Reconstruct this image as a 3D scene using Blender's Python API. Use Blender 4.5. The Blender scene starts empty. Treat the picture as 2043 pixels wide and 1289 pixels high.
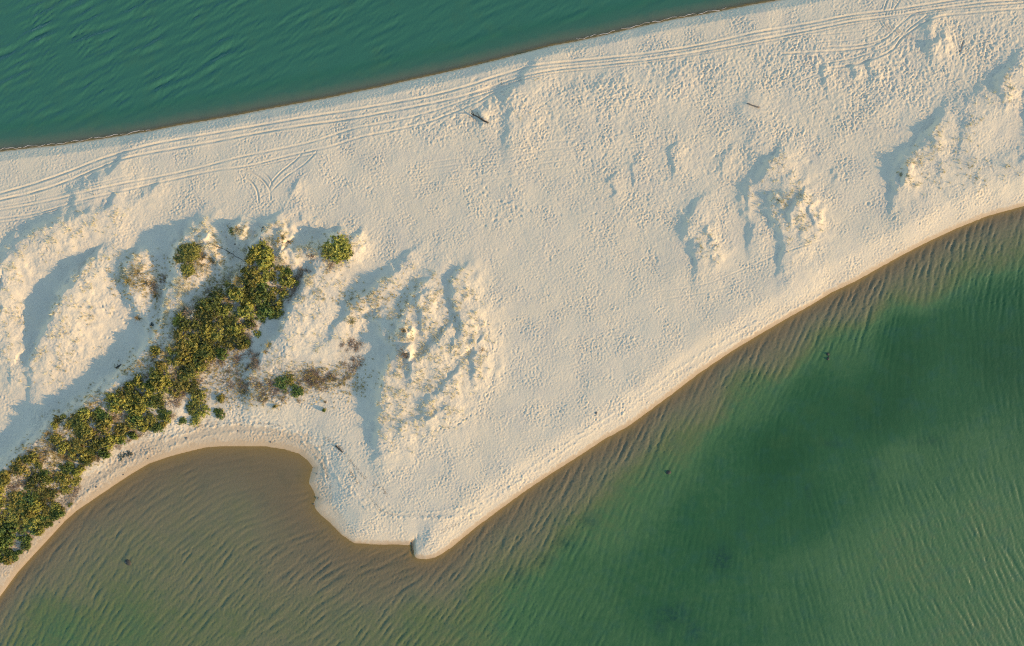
import bpy, math, random
import numpy as np
from mathutils import Vector, Matrix

# ------------------------------------------------------------------ camera, sky, sun, exposure
S = 0.1225                     # metres per photo pixel at water level
CU, CV = 1021.5, 644.5
LENS, SENSOR = 26.0, 36.0
HC = 2043 * S * LENS / SENSOR  # camera height above water
SC = bpy.context.scene
cam_d = bpy.data.cameras.new('camera'); cam = bpy.data.objects.new('camera', cam_d)
SC.collection.objects.link(cam); SC.camera = cam
cam.location = (0, 0, HC); cam.rotation_euler = (0, 0, 0)
cam_d.lens = LENS; cam_d.sensor_width = SENSOR; cam_d.clip_end = 20000; cam_d.clip_start = 1

SUN_EL = math.radians(14.0)
SUN_AZ = (0.945, -0.327)       # world xy direction towards the sun
sun_vec = Vector((SUN_AZ[0]*math.cos(SUN_EL), SUN_AZ[1]*math.cos(SUN_EL), math.sin(SUN_EL)))
world = bpy.data.worlds.new('World'); SC.world = world; world.use_nodes = True
wn = world.node_tree.nodes; wl_ = world.node_tree.links
sky = wn.new('ShaderNodeTexSky'); sky.sky_type = 'NISHITA'; sky.sun_disc = False
sky.sun_elevation = SUN_EL
sky.sun_rotation = math.atan2(SUN_AZ[0], SUN_AZ[1])
sky.air_density = 1.0; sky.dust_density = 0.2; sky.ozone_density = 2.0
wn['Background'].inputs['Strength'].default_value = 0.15
wl_.new(sky.outputs[0], wn['Background'].inputs['Color'])
sd = bpy.data.lights.new('sun', 'SUN'); sun = bpy.data.objects.new('sun', sd)
SC.collection.objects.link(sun)
sd.energy = 2.55; sd.angle = math.radians(0.6); sd.color = (1.0, 0.70, 0.37)
sun.rotation_euler = sun_vec.to_track_quat('Z', 'Y').to_euler(); sun.location = (0, 0, 120)
SC.view_settings.view_transform = 'Standard'; SC.view_settings.look = 'None'
SC.view_settings.gamma = 1; SC.view_settings.use_curve_mapping = False
SC.view_settings.exposure = 1.52
SC.cycles.use_denoising = False
SC.cycles.filter_width = 1.1
SC.cycles.pixel_filter_type = 'BLACKMAN_HARRIS'
SC.cycles.max_bounces = 6; SC.cycles.transparent_max_bounces = 8
SC.cycles.caustics_reflective = False; SC.cycles.caustics_refractive = False

rng = np.random.default_rng(7); random.seed(7)
C = SC.collection

def W(u, v, z=0.0):
    """photo pixel + height above the water -> world x, y"""
    k = S * (HC - z) / HC
    return (u - CU) * k, (CV - v) * k

# ------------------------------------------------------------------ shorelines (photo pixels)
NORTH = [(-9000,1500),(-3000,760),(-900,430),(-200,330),(0,303),(60,296),(120,290),(180,281),(240,272),(300,262),(360,250),(420,240),(480,229),
 (540,217),(600,206),(660,195),(700,186),(760,174),(820,160),(880,147),(940,133),(1000,118),(1050,105),(1100,92),
 (1150,83),(1200,72),(1280,53),(1350,38),(1400,30),(1450,20),(1500,10),(1565,-1),(1650,-18),(2000,-90),(3000,-260),(9000,-1700)]
SOUTH = [(9000,-1500),(4000,-150),(2600,260),(2200,362),(2100,394),(2043,411),(1970,431),(1908,456),(1846,485),(1800,509),(1753,535),(1707,561),(1660,583),
 (1614,611),(1567,637),(1521,664),(1474,692),(1443,712),(1390,748),(1340,787),(1295,820),(1254,850),(1206,876),(1155,910),
 (1104,942),(1053,976),(1002,1013),(951,1051),(900,1092),(882,1105),(868,1112),(850,1116),(832,1114),(824,1108),(823,1098),(820,1088),
 (794,1086),(750,1086),(706,1083),(682,1067),(659,1043),(641,1028),(629,1014),(627,1003),(631,993),(626,979),(617,964),(620,946),(625,932),
 (613,917),(597,905),(568,896),(529,890),(500,890),(449,890),(412,892),(374,901),(337,911),(298,924),(261,946),(223,971),
 (186,996),(154,1018),(129,1040),(100,1072),(69,1105),(36,1141),(0,1190),(-60,1270),(-300,1650),(-1500,3500),(-6000,9000)]

def poly_dist(PX, PY, pts):
    best = np.full(PX.shape, 1e9)
    for (x0, y0), (x1, y1) in zip(pts[:-1], pts[1:]):
        dx, dy = x1-x0, y1-y0; L = dx*dx+dy*dy
        t = np.clip(((PX-x0)*dx+(PY-y0)*dy)/L, 0, 1)
        best = np.minimum(best, (PX-x0-t*dx)**2+(PY-y0-t*dy)**2)
    return np.sqrt(best)

def inside(PX, PY, poly):
    r = np.zeros(PX.shape, bool); n = len(poly)
    for i in range(n):
        x0, y0 = poly[i]; x1, y1 = poly[(i+1) % n]
        if y0 == y1: continue
        c = ((y0 > PY) != (y1 > PY)) & (PX < (x1-x0)*(PY-y0)/(y1-y0)+x0)
        r ^= c
    return r

nW = [W(u, v) for u, v in NORTH]; sW = [W(u, v) for u, v in SOUTH]
SPOLY = SOUTH + [(-6000, 20000), (20000, 20000), (20000, -1500)]
sPolyW = [W(u, v) for u, v in SPOLY]
nX = np.array([p[0] for p in nW]); nY = np.array([p[1] for p in nW])

def sstep(a, b, x):
    t = np.clip((x-a)/(b-a), 0, 1); return t*t*(3-2*t)

# control points for how deep the southern water is (0 clear shallows .. 1 deep green)
DEEP = [(400,950,.18),(560,960,.12),(450,1050,.22),(300,1000,.2),(250,1100,.27),(400,1150,.24),(600,1100,.16),(150,1150,.30),(100,1250,.50),
 (250,1270,.40),(400,1270,.30),(600,1250,.24),(750,1150,.16),(750,1270,.30),(900,1150,.24),(850,1250,.38),(950,1200,.44),(1000,1100,.34),
 (1050,1050,.26),(1050,1200,.6),(1150,1150,.66),(1150,1270,.66),(1150,980,.27),(1200,1050,.6),(1300,950,.62),(1250,880,.24),(1350,860,.5),
 (1300,1150,.75),(1400,1050,.82),(1450,900,.8),(1400,800,.3),(1500,800,.68),(1450,1250,.74),(1550,700,.28),(1620,780,.9),(1550,900,1.),
 (1600,1000,.82),(1700,600,.28),(1700,700,.75),(1800,680,1.),(1750,800,.97),(1850,560,.34),(1900,640,.9),(1980,500,.38),(2000,600,.9),
 (2000,700,.95),(1900,800,.78),(1700,950,.74),(1800,950,.6),(1950,900,.62),(1800,1100,.5),(1950,1050,.52),(1700,1150,.56),(1600,1200,.66),
 (1750,1250,.54),(2000,1200,.52),(1950,1270,.5)]

def idw(X, Y, pts, sig=9.0, vals=None):
    num = np.zeros(X.shape); den = np.full(X.shape, 1e-12)
    for p in pts:
        x, y = W(p[0], p[1]); w = 1.0/((((X-x)**2+(Y-y)**2)/(sig*sig))**2 + 0.12)
        num += w*p[2]; den += w
    return num/den

def base_height(X, Y):
    """height of the bare spit and of the sea bed, with both signed shore distances"""
    dn = poly_dist(X, Y, nW); ds = poly_dist(X, Y, sW)
    in_n = Y > np.interp(X, nX, nY)
    in_s = inside(X, Y, sPolyW)
    dn = np.where(in_n, -dn, dn); ds = np.where(in_s, -ds, ds)
    U = X/S+CU; V = CV-Y/S
    lag = sstep(760, 560, U)                       # lagoon side: narrow low beach
    q = np.clip(ds/6.8, 0, 1.6)
    fS = (1-lag)*1.15*np.where(q < .8, q, .8+.2*np.tanh((q-.8)/.2)) + lag*(0.40*(1-np.exp(-np.maximum(ds, 0)/1.8)) + 0.75*sstep(3.6, 12, ds))
    fN = 0.95*np.clip(dn/2.5, 0, 1)**0.9 + 0.20*sstep(2.4, 12, dn)
    land = fN*fS/1.12
    deep = idw(X, Y, DEEP)
    dS = np.maximum(-ds, 0); dN = np.maximum(-dn, 0)
    bedS = -(0.02*np.minimum(dS, 4) + deep*3.2*(1-np.exp(-dS/8.0)))
    bedS = np.maximum(bedS, -4.2)
    bedN = -np.minimum(0.12*np.minimum(dN, .6)+0.5*np.maximum(dN-.6, 0), 5)
    h = np.where(in_n, bedN, np.where(in_s, bedS, land))
    return h, dn, ds

# ------------------------------------------------------------------ fine grid
G = 0.17
X0, X1, Y0, Y1 = -138, 138, -90, 90
nx, ny = int((X1-X0)/G), int((Y1-Y0)/G)
xs = X0+np.arange(nx)*G; ys = Y0+np.arange(ny)*G
def resample(A, k, shape):
    """bilinear blow-up of an array sampled every k-th cell"""
    h, w = shape; yy = np.arange(h)/k; xx = np.arange(w)/k
    y0 = np.minimum(yy.astype(int), A.shape[0]-2); x0 = np.minimum(xx.astype(int), A.shape[1]-2)
    fy = (yy-y0)[:, None]; fx = (xx-x0)[None, :]
    a = A[y0][:, x0]; b = A[y0][:, x0+1]; c = A[y0+1][:, x0]; d = A[y0+1][:, x0+1]
    return (a*(1-fx)+b*fx)*(1-fy)+(c*(1-fx)+d*fx)*fy
K = 2
cx = X0+np.arange(nx//K+2)*G*K; cy = Y0+np.arange(ny//K+2)*G*K
CXX, CYY = np.meshgrid(cx, cy)
K4x = X0+np.arange(nx//4+2)*G*4; K4y = Y0+np.arange(ny//4+2)*G*4
h4, dn4, ds4 = base_height(*np.meshgrid(K4x, K4y))
# the shore itself at double resolution so that scarps stay crisp
hb, dnc, dsc = base_height(CXX, CYY)

# ------------------------------------------------------------------ dunes
# crest lines: points (u, v, height), lee width, sunward width in metres
RIDGES = [
 ([(-90,985,2.4),(10,930,2.7),(80,870,2.8),(178,802,2.9),(262,732,2.9),(312,665,2.7),(335,610,2.1)], 3.2, 6.5),
 ([(250,530,2.2),(252,565,2.6),(262,600,2.2),(290,630,1.6)], 2.6, 5.5),
 ([(352,492,3.2),(348,520,3.0),(352,550,2.8),(330,590,2.4)], 2.8, 7.0),
 ([(400,482,3.0),(425,510,2.6),(440,530,2.0)], 3.0, 3.0),
 ([(462,462,2.6),(474,470,2.6)], 2.2, 2.6),
 ([(500,490,2.8),(497,530,3.0),(450,575,2.8),(395,615,3.0),(355,655,3.2),(325,705,3.0),(290,760,2.6)], 3.6, 7.0),
 ([(652,488,3.2),(662,478,3.1),(690,492,2.6)], 2.4, 3.6),
 ([(552,475,2.3),(560,500,2.6),(600,500,2.2),(640,500,2.2)], 2.2, 3.0),
 ([(614,552,1.9),(590,610,2.2),(562,655,2.2),(522,712,1.8),(500,750,1.0)], 2.2, 9.0),
 ([(800,528,1.3),(765,568,2.1),(718,598,2.4),(692,628,2.2),(660,672,1.5),(610,715,.9)], 2.4, 4.6),
 ([(750,632,1.8),(768,662,2.0),(795,692,2.5),(776,726,2.5),(760,782,2.7),(756,836,1.9)], 2.6, 9.0),
 ([(825,590,1.5),(870,660,1.7),(870,740,1.7),(845,800,1.5)], 9.0, 10.0),
 ([(150,553,2.9),(120,595,3.2),(102,640,3.1),(84,668,2.6),(60,730,1.6)], 2.8, 8.5),
 ([(-20,560,2.0),(10,520,2.0),(-10,680,1.6)], 4.0, 5.5),
 ([(2,520,1.6),(30,486,1.5),(62,470,1.7),(110,448,1.9),(160,432,1.7),(205,420,1.3)], 3.0, 6.5),
 ([(0,700,1.4),(20,735,1.2),(70,740,1.1)], 4.0, 5.0),
 ([(1378,430,.9),(1372,460,1.15),(1392,498,1.0)], 2.0, 6.0),
 ([(1540,322,1.3),(1528,350,1.5),(1496,368,1.4),(1490,410,1.1),(1502,452,.9)], 2.2, 5.5),
 ([(1532,412,1.4),(1552,440,1.7),(1566,486,1.2)], 2.0, 7.5),
 ([(1560,370,1.5),(1590,410,1.7),(1600,450,1.5)], 5.0, 5.0),
 ([(1862,264,1.2),(1845,288,1.6),(1803,320,1.5),(1790,352,1.2)], 2.2, 9.0),
 ([(2020,140,1.1),(1992,176,1.5),(1945,190,.7)], 2.4, 5.5),
 ([(1925,215,.9),(1932,250,1.2),(1918,300,1.0),(1905,330,.7)], 3.2, 7.0),
 ([(2058,165,1.2),(2066,240,1.4),(2072,300,1.0)], 2.4, 8.0),
 ([(1880,320,1.1),(1950,330,1.2),(2030,330,1.0)], 5.0, 6.0),
 ([(222,342,.85),(150,384,.85)], 2.4, 5.0),
 ([(305,378,.55),(268,402,.55)], 1.8, 3.0),
 ([(175,410,.8),(118,428,.7)], 1.8, 3.0),
 ([(1040,168,.9),(1020,185,1.0),(1016,250,.9)], 2.4, 7.0),
 ([(935,214,.5),(960,224,.6)], 1.6, 4.0),
 ([(1100,190,.45),(1230,165,.5),(1330,170,.4)], 2.5, 7.0),
 ([(1850,55,.8),(1856,80,.8)], 2.0, 4.0),
 ([(1480,215,.4),(1510,250,.5),(1500,290,.4)], 3.0, 6.0),
 ([(590,372,.45),(582,380,.4)], 1.0, 1.6),
 ([(1262,330,.3),(1268,350,.3)], 1.0, 3.0),
 ([(1450,305,.35),(1440,325,.35)], 1.0, 3.0),
]
# small extra scarps added on top of the dune bodies: points, height, lee width, sunward width
SCARPS = [
 ([(832,584),(812,612),(796,645)], .75, .9, 5.0), ([(838,600),(846,645)], .5, .8, 4.0),
 ([(902,563),(908,600),(922,640)], .9, 1.0, 6.0), ([(905,682),(949,690),(944,732)], .6, .9, 5.0),
 ([(880,675),(848,708),(820,732)], .75, 1.0, 5.0), ([(902,755),(870,785),(852,800)], .5, .9, 5.0),
 ([(800,655),(812,660)], 1.3, .8, 1.6), ([(808,699),(816,706)], 1.6, .9, 1.6),
 ([(800,845),(880,825)], .4, 1.0, 4.0),
 ([(1590,400),(1575,425)], .6, .8, 3.0), ([(1610,420),(1622,440)], .5, .8, 2.5), ([(1535,395),(1552,402)], .6, .7, 2.0),
 ([(1405,462),(1415,470)], .4, .7, 2.5), ([(1395,495),(1420,505)], .4, .8, 2.5),
 ([(545,440),(560,455)], .35, .6, 2.0), ([(1985,165),(2000,190)], .5, .8, 2.5),
 ([(1855,262),(1862,282)], .5, .8, 2.5), ([(1800,335),(1806,352)], .7, .8, 2.5),
 ([(1640,140),(1650,160)], .35, .7, 2.0), ([(1735,128),(1742,150)], .35, .8, 2.5), ([(1700,138),(1706,146)], .3, .7, 2.0),
 ([(1660,345),(1665,352)], .2, .5, 2.0), ([(1845,88),(1862,92)], .5, .8, 2.5), ([(1880,70),(1884,92)], .35, .8, 2.5),
 ([(600,435),(620,448)], .25, .6, 2.0), ([(1340,300),(1345,330)], .3, .6, 3.0), ([(1215,360),(1225,380)], .25, .6, 3.0),
]
def ridge_field(X, Y, pts, wl, wr, add=None):
    P = [W(p[0], p[1], (p[2] if add is None else add)+1.0) for p in pts]
    H = [p[2] if add is None else add for p in pts]
    best = np.full(X.shape, 1e9); hh = np.zeros(X.shape); sd = np.zeros(X.shape)
    for i in range(len(P)-1):
        (x0, y0), (x1, y1) = P[i], P[i+1]
        dx, dy = x1-x0, y1-y0; L = dx*dx+dy*dy
        t = np.clip(((X-x0)*dx+(Y-y0)*dy)/L, 0, 1)
        ox, oy = X-x0-t*dx, Y-y0-t*dy
        d = np.sqrt(ox*ox+oy*oy)
        m = d < best
        best = np.where(m, d, best); hh = np.where(m, H[i]+(H[i+1]-H[i])*t, hh)
        sd = np.where(m, (ox*SUN_AZ[0]+oy*SUN_AZ[1])/(d+0.15), sd)
    w = wl+(wr-wl)*sstep(-0.25, 0.45, sd)
    q = best/w
    sunward = np.exp(-(q*1.0)**2*1.1)
    lee = np.where(q < 1.55, np.maximum(0, 1-q*0.95), 0)
    lee = np.where(q > 0.6, 0.43*np.exp(-(q-0.6)*2.3), 1-q*0.95)
    s = sstep(-0.25, 0.45, sd)
    return hh*(lee*(1-s)+sunward*s)

def noise(shape, g, lo, hi, seed, aniso=None):
    """band-passed noise between wavelengths lo..hi metres, unit variance; aniso=(angle,ratio)"""
    r = np.random.default_rng(seed).standard_normal(shape)
    F = np.fft.rfft2(r)
    ky = np.fft.fftfreq(shape[0], g)[:, None]; kx = np.fft.rfftfreq(shape[1], g)[None, :]
    if aniso:
        a, ra = math.radians(aniso[0]), aniso[1]
        k1 = (kx*math.cos(a)+ky*math.sin(a))*ra; k2 = -kx*math.sin(a)+ky*math.cos(a)
        k = np.sqrt(k1*k1+k2*k2)
    else: k = np.sqrt(kx*kx+ky*ky)
    band = np.exp(-(k*lo)**2)*(1-np.exp(-(k*hi)**2))
    out = np.fft.irfft2(F*band, s=shape)
    return out/out.std()

cs = CXX.shape
# warp positions a little so crests are never clean curves
wx = noise(cs, G*K, 2.5, 12, 11)*0.30 + noise(cs, G*K, 1.5, 4, 12)*0.06
wy = noise(cs, G*K, 2.5, 12, 13)*0.30 + noise(cs, G*K, 1.5, 4, 14)*0.06
WX, WY = CXX+wx, CYY+wy
acc = np.zeros(cs)
def window(P, pad):
    us = [W(p[0], p[1])[0] for p in P]; vs = [W(p[0], p[1])[1] for p in P]
    i0 = max(0, int((min(vs)-pad-Y0)/(G*K))); i1 = min(cs[0], int((max(vs)+pad-Y0)/(G*K))+1)
    j0 = max(0, int((min(us)-pad-X0)/(G*K))); j1 = min(cs[1], int((max(us)+pad-X0)/(G*K))+1)
    return slice(i0, i1), slice(j0, j1)
for pts, wl, wr in RIDGES:
    wr *= 1.22
    if pts[0][0] > 640: pts = [(a, b, c*.86) for a, b, c in pts]
    w = window(pts, 3.2*max(wl, wr))
    acc[w] += np.maximum(ridge_field(WX[w], WY[w], pts, wl, wr), 0)**3
dune = acc**(1/3)*0.79
for pts, h, wl, wr in SCARPS:
    w = window(pts, 3.2*max(wl, wr))
    dune[w] += ridge_field(WX[w], WY[w], pts, wl, wr, add=h)
onland = sstep(0.1, 0.7, hb)
U_ = CXX/S+CU; V_ = CV-CYY/S
dune *= onland
def blob(U, V, u, v, ru, rv): return np.exp(-((U-u)/ru)**2-((V-v)/rv)**2)
# wind-scoured hollows
for u, v, ru, rv, d in [(250,500,90,45,.45),(60,620,35,40,.4),(200,720,110,60,.45),(50,820,60,60,.4),(700,565,35,30,.5),(720,650,30,30,.5),
                        (725,790,40,45,.4),(985,182,20,14,.35),(545,690,30,40,.3),(640,470,60,14,.3),(450,520,30,30,.3),(1500,400,18,40,.3)]:
    hb -= d*blob(U_, V_, u, v, ru, rv)*onland
grassy = sstep(0.35, 1.6, dune)
rough = np.zeros(cs)
for u, v, ru, rv, a in [(1000,215,90,45,1),(880,250,120,40,.9),(1200,190,160,45,1),(1400,150,160,50,1),(1600,130,150,70,1.1),(1780,140,130,90,1.1),
                        (1950,90,130,90,1),(1250,300,180,70,.55),(1450,330,100,60,.5),(1300,420,120,80,.35),(1010,420,60,40,.5),(1100,260,120,50,.6),(700,270,80,25,.5),
                        (1700,240,130,60,.6),(300,380,120,20,.4),(950,360,40,60,.35),(1850,160,90,50,.9),(1560,260,100,60,.6)]:
    rough = np.maximum(rough, a*blob(U_, V_, u, v, ru, rv))
low = noise(cs, G*K, 10, 40, 21)*0.045 + noise(cs, G*K, 3, 9, 22)*0.009
bumpy = noise(cs, G*K, 1.3, 4, 23)*(0.028*rough+0.012*grassy+0.003) + noise(cs, G*K, 2.5, 8, 25)*.022*grassy
streak = noise(cs, G*K, 0.7, 3.0, 24, (-35, 2.6))*0.016*grassy
hc = hb + dune + (low + bumpy + streak)*onland
h = resample(hc, K, (ny, nx)); roughF = resample(rough, K, (ny, nx)); grassF = resample(grassy, K, (ny, nx))
dn = resample(dnc, K, (ny, nx)); ds = resample(dsc, K, (ny, nx))
XX, YY = np.meshgrid(xs, ys); UU = XX/S+CU; VV = CV-YY/S
sh = h.shape
# ------------------------------------------------------------------ fine relief of the sand
peel = noise(sh, G, 0.46, 1.05, 31, (-12, 1.45)); peel2 = noise(sh, G, 0.4, 0.8, 32)
patch = np.clip(0.78+0.36*noise(sh, G, 6, 30, 33), .25, 1.5)
calm = np.clip(1-0.75*grassF, 0, 1)
for u, v, ru, rv in [(1010,500,110,90),(830,860,70,18),(640,720,60,40),(330,470,60,30),(880,545,60,30),(1050,210,0.1,0.1)]:
    calm *= 1-0.75*blob(UU, VV, u, v, ru, rv)
dry = sstep(0.10, 0.32, h)
hf = h + (0.033*peel+0.012*peel2)*patch*(0.5+0.5*calm)*dry*(0.8+0.4*roughF)
hf += noise(sh, G, 0.7, 2.2, 34)*0.034*roughF*dry + noise(sh, G, 0.55, 1.6, 35, (-35, 2.2))*0.016*grassF*dry + noise(sh, G, .45, 1.1, 36)*.010*grassF*dry

# pits and footprints: stamped little craters with a raised far rim
def stamp(x, y, r, depth, ang=0.0, asp=1.0):
    n = int(2.6*r*max(asp, 1)/G)+2
    j = int((x-X0)/G); i = int((y-Y0)/G)
    if i-n < 0 or j-n < 0 or i+n+1 > ny or j+n+1 > nx: return
    gx = xs[j-n:j+n+1][None, :]-x; gy = ys[i-n:i+n+1][:, None]-y
    a = (gx*math.cos(ang)+gy*math.sin(ang))/asp; b = -gx*math.sin(ang)+gy*math.cos(ang)
    q = (a*a+b*b)/(r*r)
    hf[i-n:i+n+1, j-n:j+n+1] += depth*(-np.exp(-q*1.3)+0.14*np.exp(-(np.sqrt(q)-1.5)**2*3.0))
def hat(x, y, A):
    j = min(max(int((x-X0)/G), 0), nx-1); i = min(max(int((y-Y0)/G), 0), ny-1); return A[i, j]
# clusters on the trampled upper beach
cnt = 0
while cnt < 1500:
    u, v = rng.uniform(600, 2060), rng.uniform(0, 480); x, y = W(u, v, 1)
    if rng.random() < hat(x, y, roughF)*0.9 and hat(x, y, h) > 0.6:
        r = rng.uniform(.16, .42)*(0.6+0.7*rng.random()); stamp(x, y, r, r*rng.uniform(.05, .24), rng.uniform(0, 3.1), rng.uniform(1, 1.9)); cnt += 1
for k in range(110):      # deep lone pits
    u, v = rng.uniform(900, 1950), rng.uniform(200, 520); x, y = W(u, v, 1)
    if hat(x, y, h) > 0.8 and rng.random() < 0.25+hat(x, y, roughF)*2:
        for q in range(rng.integers(1, 5)):
            r = rng.uniform(.2, .42); stamp(x+rng.normal(0, .7), y+rng.normal(0, .8), r, r*.26, rng.uniform(0, 3.1), rng.uniform(1, 1.6))
def walk(pts, step=0.75, r=.17, depth=.07, wob=.12):
    P = [W(u, v, 1) for u, v in pts]; side = 1; carry = 0
    for (xa, ya), (xb, yb) in zip(P[:-1], P[1:]):
        L = math.hypot(xb-xa, yb-ya); n = max(1, int(L/step)); tx, ty = (xb-xa)/L, (yb-ya)/L; an = math.atan2(ty, tx)
        for i in range(n):
            t = i/n; side = -side
            stamp(xa+(xb-xa)*t-ty*side*.17+rng.normal(0, wob), ya+(yb-ya)*t+tx*side*.17+rng.normal(0, wob), r*rng.uniform(.8, 1.2), depth*rng.uniform(.7, 1.2), an, 1.6)
walk([(540,770),(548,740),(552,725),(565,705),(578,680)], .7, .28, .15, .05)
walk([(640,880),(760,885),(850,868),(930,835),(960,800),(985,760),(990,680),(1010,640)], .6, .2, .08, .3)
walk([(660,890),(790,880),(900,855),(945,825),(975,790),(1005,740)], .6, .2, .08, .35)
walk([(700,905),(850,880),(960,820),(1020,730),(1050,640)], .6, .2, .06, .6)
walk([(950,350),(960,380),(985,395)], .6, .3, .12, .5); walk([(990,400),(1030,415),(1055,430)], .6, .3, .12, .6)
walk([(985,700),(970,650),(985,600),(975,560)], .7, .2, .08, .3)
walk([(200,600),(215,615),(240,640),(260,635)], .6, .3, .12, .6); walk([(205,675),(245,655)], .6, .3, .12, .2)
walk([(330,870),(420,840),(520,835),(600,850),(660,890),(720,960),(790,1020)], .5, .25, .07, .7)
walk([(170,960),(260,900),(340,860),(440,840),(560,840),(640,870)], .5, .25, .07, .6)
walk([(400,855),(520,845),(600,865),(650,900)], .5, .22, .05, .5)
walk([(1100,400),(1180,430),(1260,420),(1350,440)], .8, .25, .07, .5)
walk([(1050,640),(1150,600),(1260,560),(1350,560)], .8, .2, .05, .4)
# tiny prints everywhere
for k in range(5000):
    u, v = rng.uniform(-50, 2090), rng.uniform(10, 1110); x, y = W(u, v, 1)
    if hat(x, y, h) > 0.55 and hat(x, y, grassF) < .8: stamp(x, y, rng.uniform(.14, .24), rng.uniform(.02, .05), rng.uniform(0, 3.1), rng.uniform(1, 1.8))

# vehicle tracks: each rut is a pressed groove between two thrown-up lips
def catmull(pts, n=10):
    P = [pts[0]]+list(pts)+[pts[-1]]; out = []
    for i in range(1, len(P)-2):
        p0, p1, p2, p3 = [np.array(q, float) for q in P[i-1:i+3]]
        for k in range(n):
            t = k/n; out.append(tuple(0.5*((2*p1)+(-p0+p2)*t+(2*p0-5*p1+4*p2-p3)*t*t+(-p0+3*p1-3*p2+p3)*t**3)))
    out.append(tuple(pts[-1])); return out
def rut(pts, depth=.08, w=.26, lip=.9, flat=0.55):
    ph = rng.uniform(0, 6.3, 3)
    P = [W(u, v, 1) for u, v in catmull(pts)]
    P = [(x, y+.10*math.sin(x*.12+ph[1])) for x, y in P]
    for (xa, ya), (xb, yb) in zip(P[:-1], P[1:]):
        pad = w*5
        j0 = max(0, int((min(xa, xb)-pad-X0)/G)); j1 = min(nx, int((max(xa, xb)+pad-X0)/G)+1)
        i0 = max(0, int((min(ya, yb)-pad-Y0)/G)); i1 = min(ny, int((max(ya, yb)+pad-Y0)/G)+1)
        if j1 <= j0 or i1 <= i0: continue
        x = xs[j0:j1][None, :]; y = ys[i0:i1][:, None]; dx, dy = xb-xa, yb-ya; L = dx*dx+dy*dy
        if L < 1e-6: continue
        t = ((x-xa)*dx+(y-ya)*dy)/L; m = (t >= 0) & (t < 1)
        d = np.abs((x-xa)*dy-(y-ya)*dx)/math.sqrt(L)/w
        RUT[i0:i1, j0:j1] = np.where(m, np.minimum(RUT[i0:i1, j0:j1], 0)-0*d, RUT[i0:i1, j0:j1])
        val = 1.5*depth*(-np.exp(-d*d*1.2)+lip*0.6*np.exp(-(d-1.7)**2*2.2))
        cur = RUT[i0:i1, j0:j1]; wgt = np.exp(-(d/3.0)**4)*m
        RUTV[i0:i1, j0:j1] = np.where(m & (np.abs(val) > np.abs(RUTV[i0:i1, j0:j1])), val, RUTV[i0:i1, j0:j1])
        RUTM[i0:i1, j0:j1] = np.maximum(RUTM[i0:i1, j0:j1], np.exp(-(d/2.0)**4)*m*min(1, depth/.07))
RUT = np.zeros(sh); RUTV = np.zeros(sh); RUTM = np.zeros(sh)
A1 = [(-110,412),(-40,398),(0,386),(70,366),(135,344),(200,319),(270,298),(330,283),(400,270),(480,256),(560,243),(640,230),(700,221),(780,206),(860,190),(930,172),(980,156),(1040,139),(1100,128),(1200,117),(1300,105),(1400,90),(1500,68),(1600,50),(1700,30),(1780,20),(1860,8),(1950,-5),(2150,-30)]
A2 = [(-110,428),(-40,412),(0,399),(70,383),(130,364),(200,336),(260,315),(340,298),(420,283),(500,268),(600,252),(700,238),(780,222),(850,208),(930,190),(990,170),(1050,153),(1120,139),(1200,130),(1300,118),(1400,103),(1500,84),(1600,64),(1700,43),(1780,32),(1860,20),(1950,8),(2043,0),(2150,-14)]
B1 = [(-110,440),(0,420),(60,410),(150,390),(250,366),(330,350),(400,335),(470,317),(540,302),(620,284),(700,258),(760,246),(830,232),(890,214),(940,196),(1000,176),(1060,154)]
B2 = [(-110,456),(0,437),(80,424),(160,402),(250,382),(350,358),(430,340),(500,330),(580,310),(650,296),(720,275),(790,260),(850,245),(900,226),(950,205),(985,185)]
for p in (A1, A2): rut(p, .085, .27)
for p in (B1, B2): rut(p, .06, .24)
rut([(u, v+6) for u, v in A1 if u > 1000], .04, .2); rut([(u, v+5) for u, v in A2 if u > 900], .05, .22)
rut([(-60,428),(0,414),(80,398),(160,378),(260,352)], .03, .18)
rut([(-60,450),(0,444),(70,432),(130,414)], .05, .2)
rut([(480,340),(540,325),(600,312),(640,305)], .04, .2)
# the turning marks
rut([(608,300),(590,320),(560,345),(540,370),(540,395)], .055, .2); rut([(632,303),(610,325),(575,350),(548,375),(540,385)], .055, .2)
rut([(487,340),(508,348),(528,364),(539,382),(540,400)], .075, .22); rut([(490,356),(505,367),(514,384),(517,406)], .085, .22)
rut([(505,335),(520,342),(538,357),(543,371)], .05, .18); rut([(500,340),(520,362),(530,372)], .03, .15)
rut([(2043,18),(1960,24),(1880,32),(1840,48),(1800,75),(1780,100),(1740,120),(1700,132),(1650,138)], .07, .24)
rut([(2043,6),(1940,14),(1840,22),(1800,45),(1770,75),(1740,92),(1700,100),(1640,104),(1560,108)], .07, .24)
rut([(1806,35),(1784,60),(1762,78),(1720,90),(1650,95)], .06, .22); rut([(1800,65),(1776,88),(1740,105),(1700,118),(1640,128)], .05, .2)
rut([(1765,50),(1740,70),(1700,80),(1630,84)], .035, .18); rut([(1750,45),(1730,58),(1690,64),(1600,72)], .035, .18)
rut([(1850,30),(1810,62),(1790,88),(1765,108),(1720,125),(1660,137),(1600,160)], .05, .22)
for k in range(9):
    rut([(1752+k*7, 40+k*3),(1765+k*8, 58+k*3),(1785+k*8, 68+k*3)], .05, .15)
for k in range(7): rut([(1768+k*6, 23),(1766+k*6, 31)], .06, .16)
rut([(1770,0),(1762,22)], .07, .2); rut([(1800,-6),(1782,20)], .07, .2); rut([(1784,-10),(1778,18)], .05, .2)
for k in range(5): rut([(1762+k*11,-12),(1790+k*9,8)], .06, .16)
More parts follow.
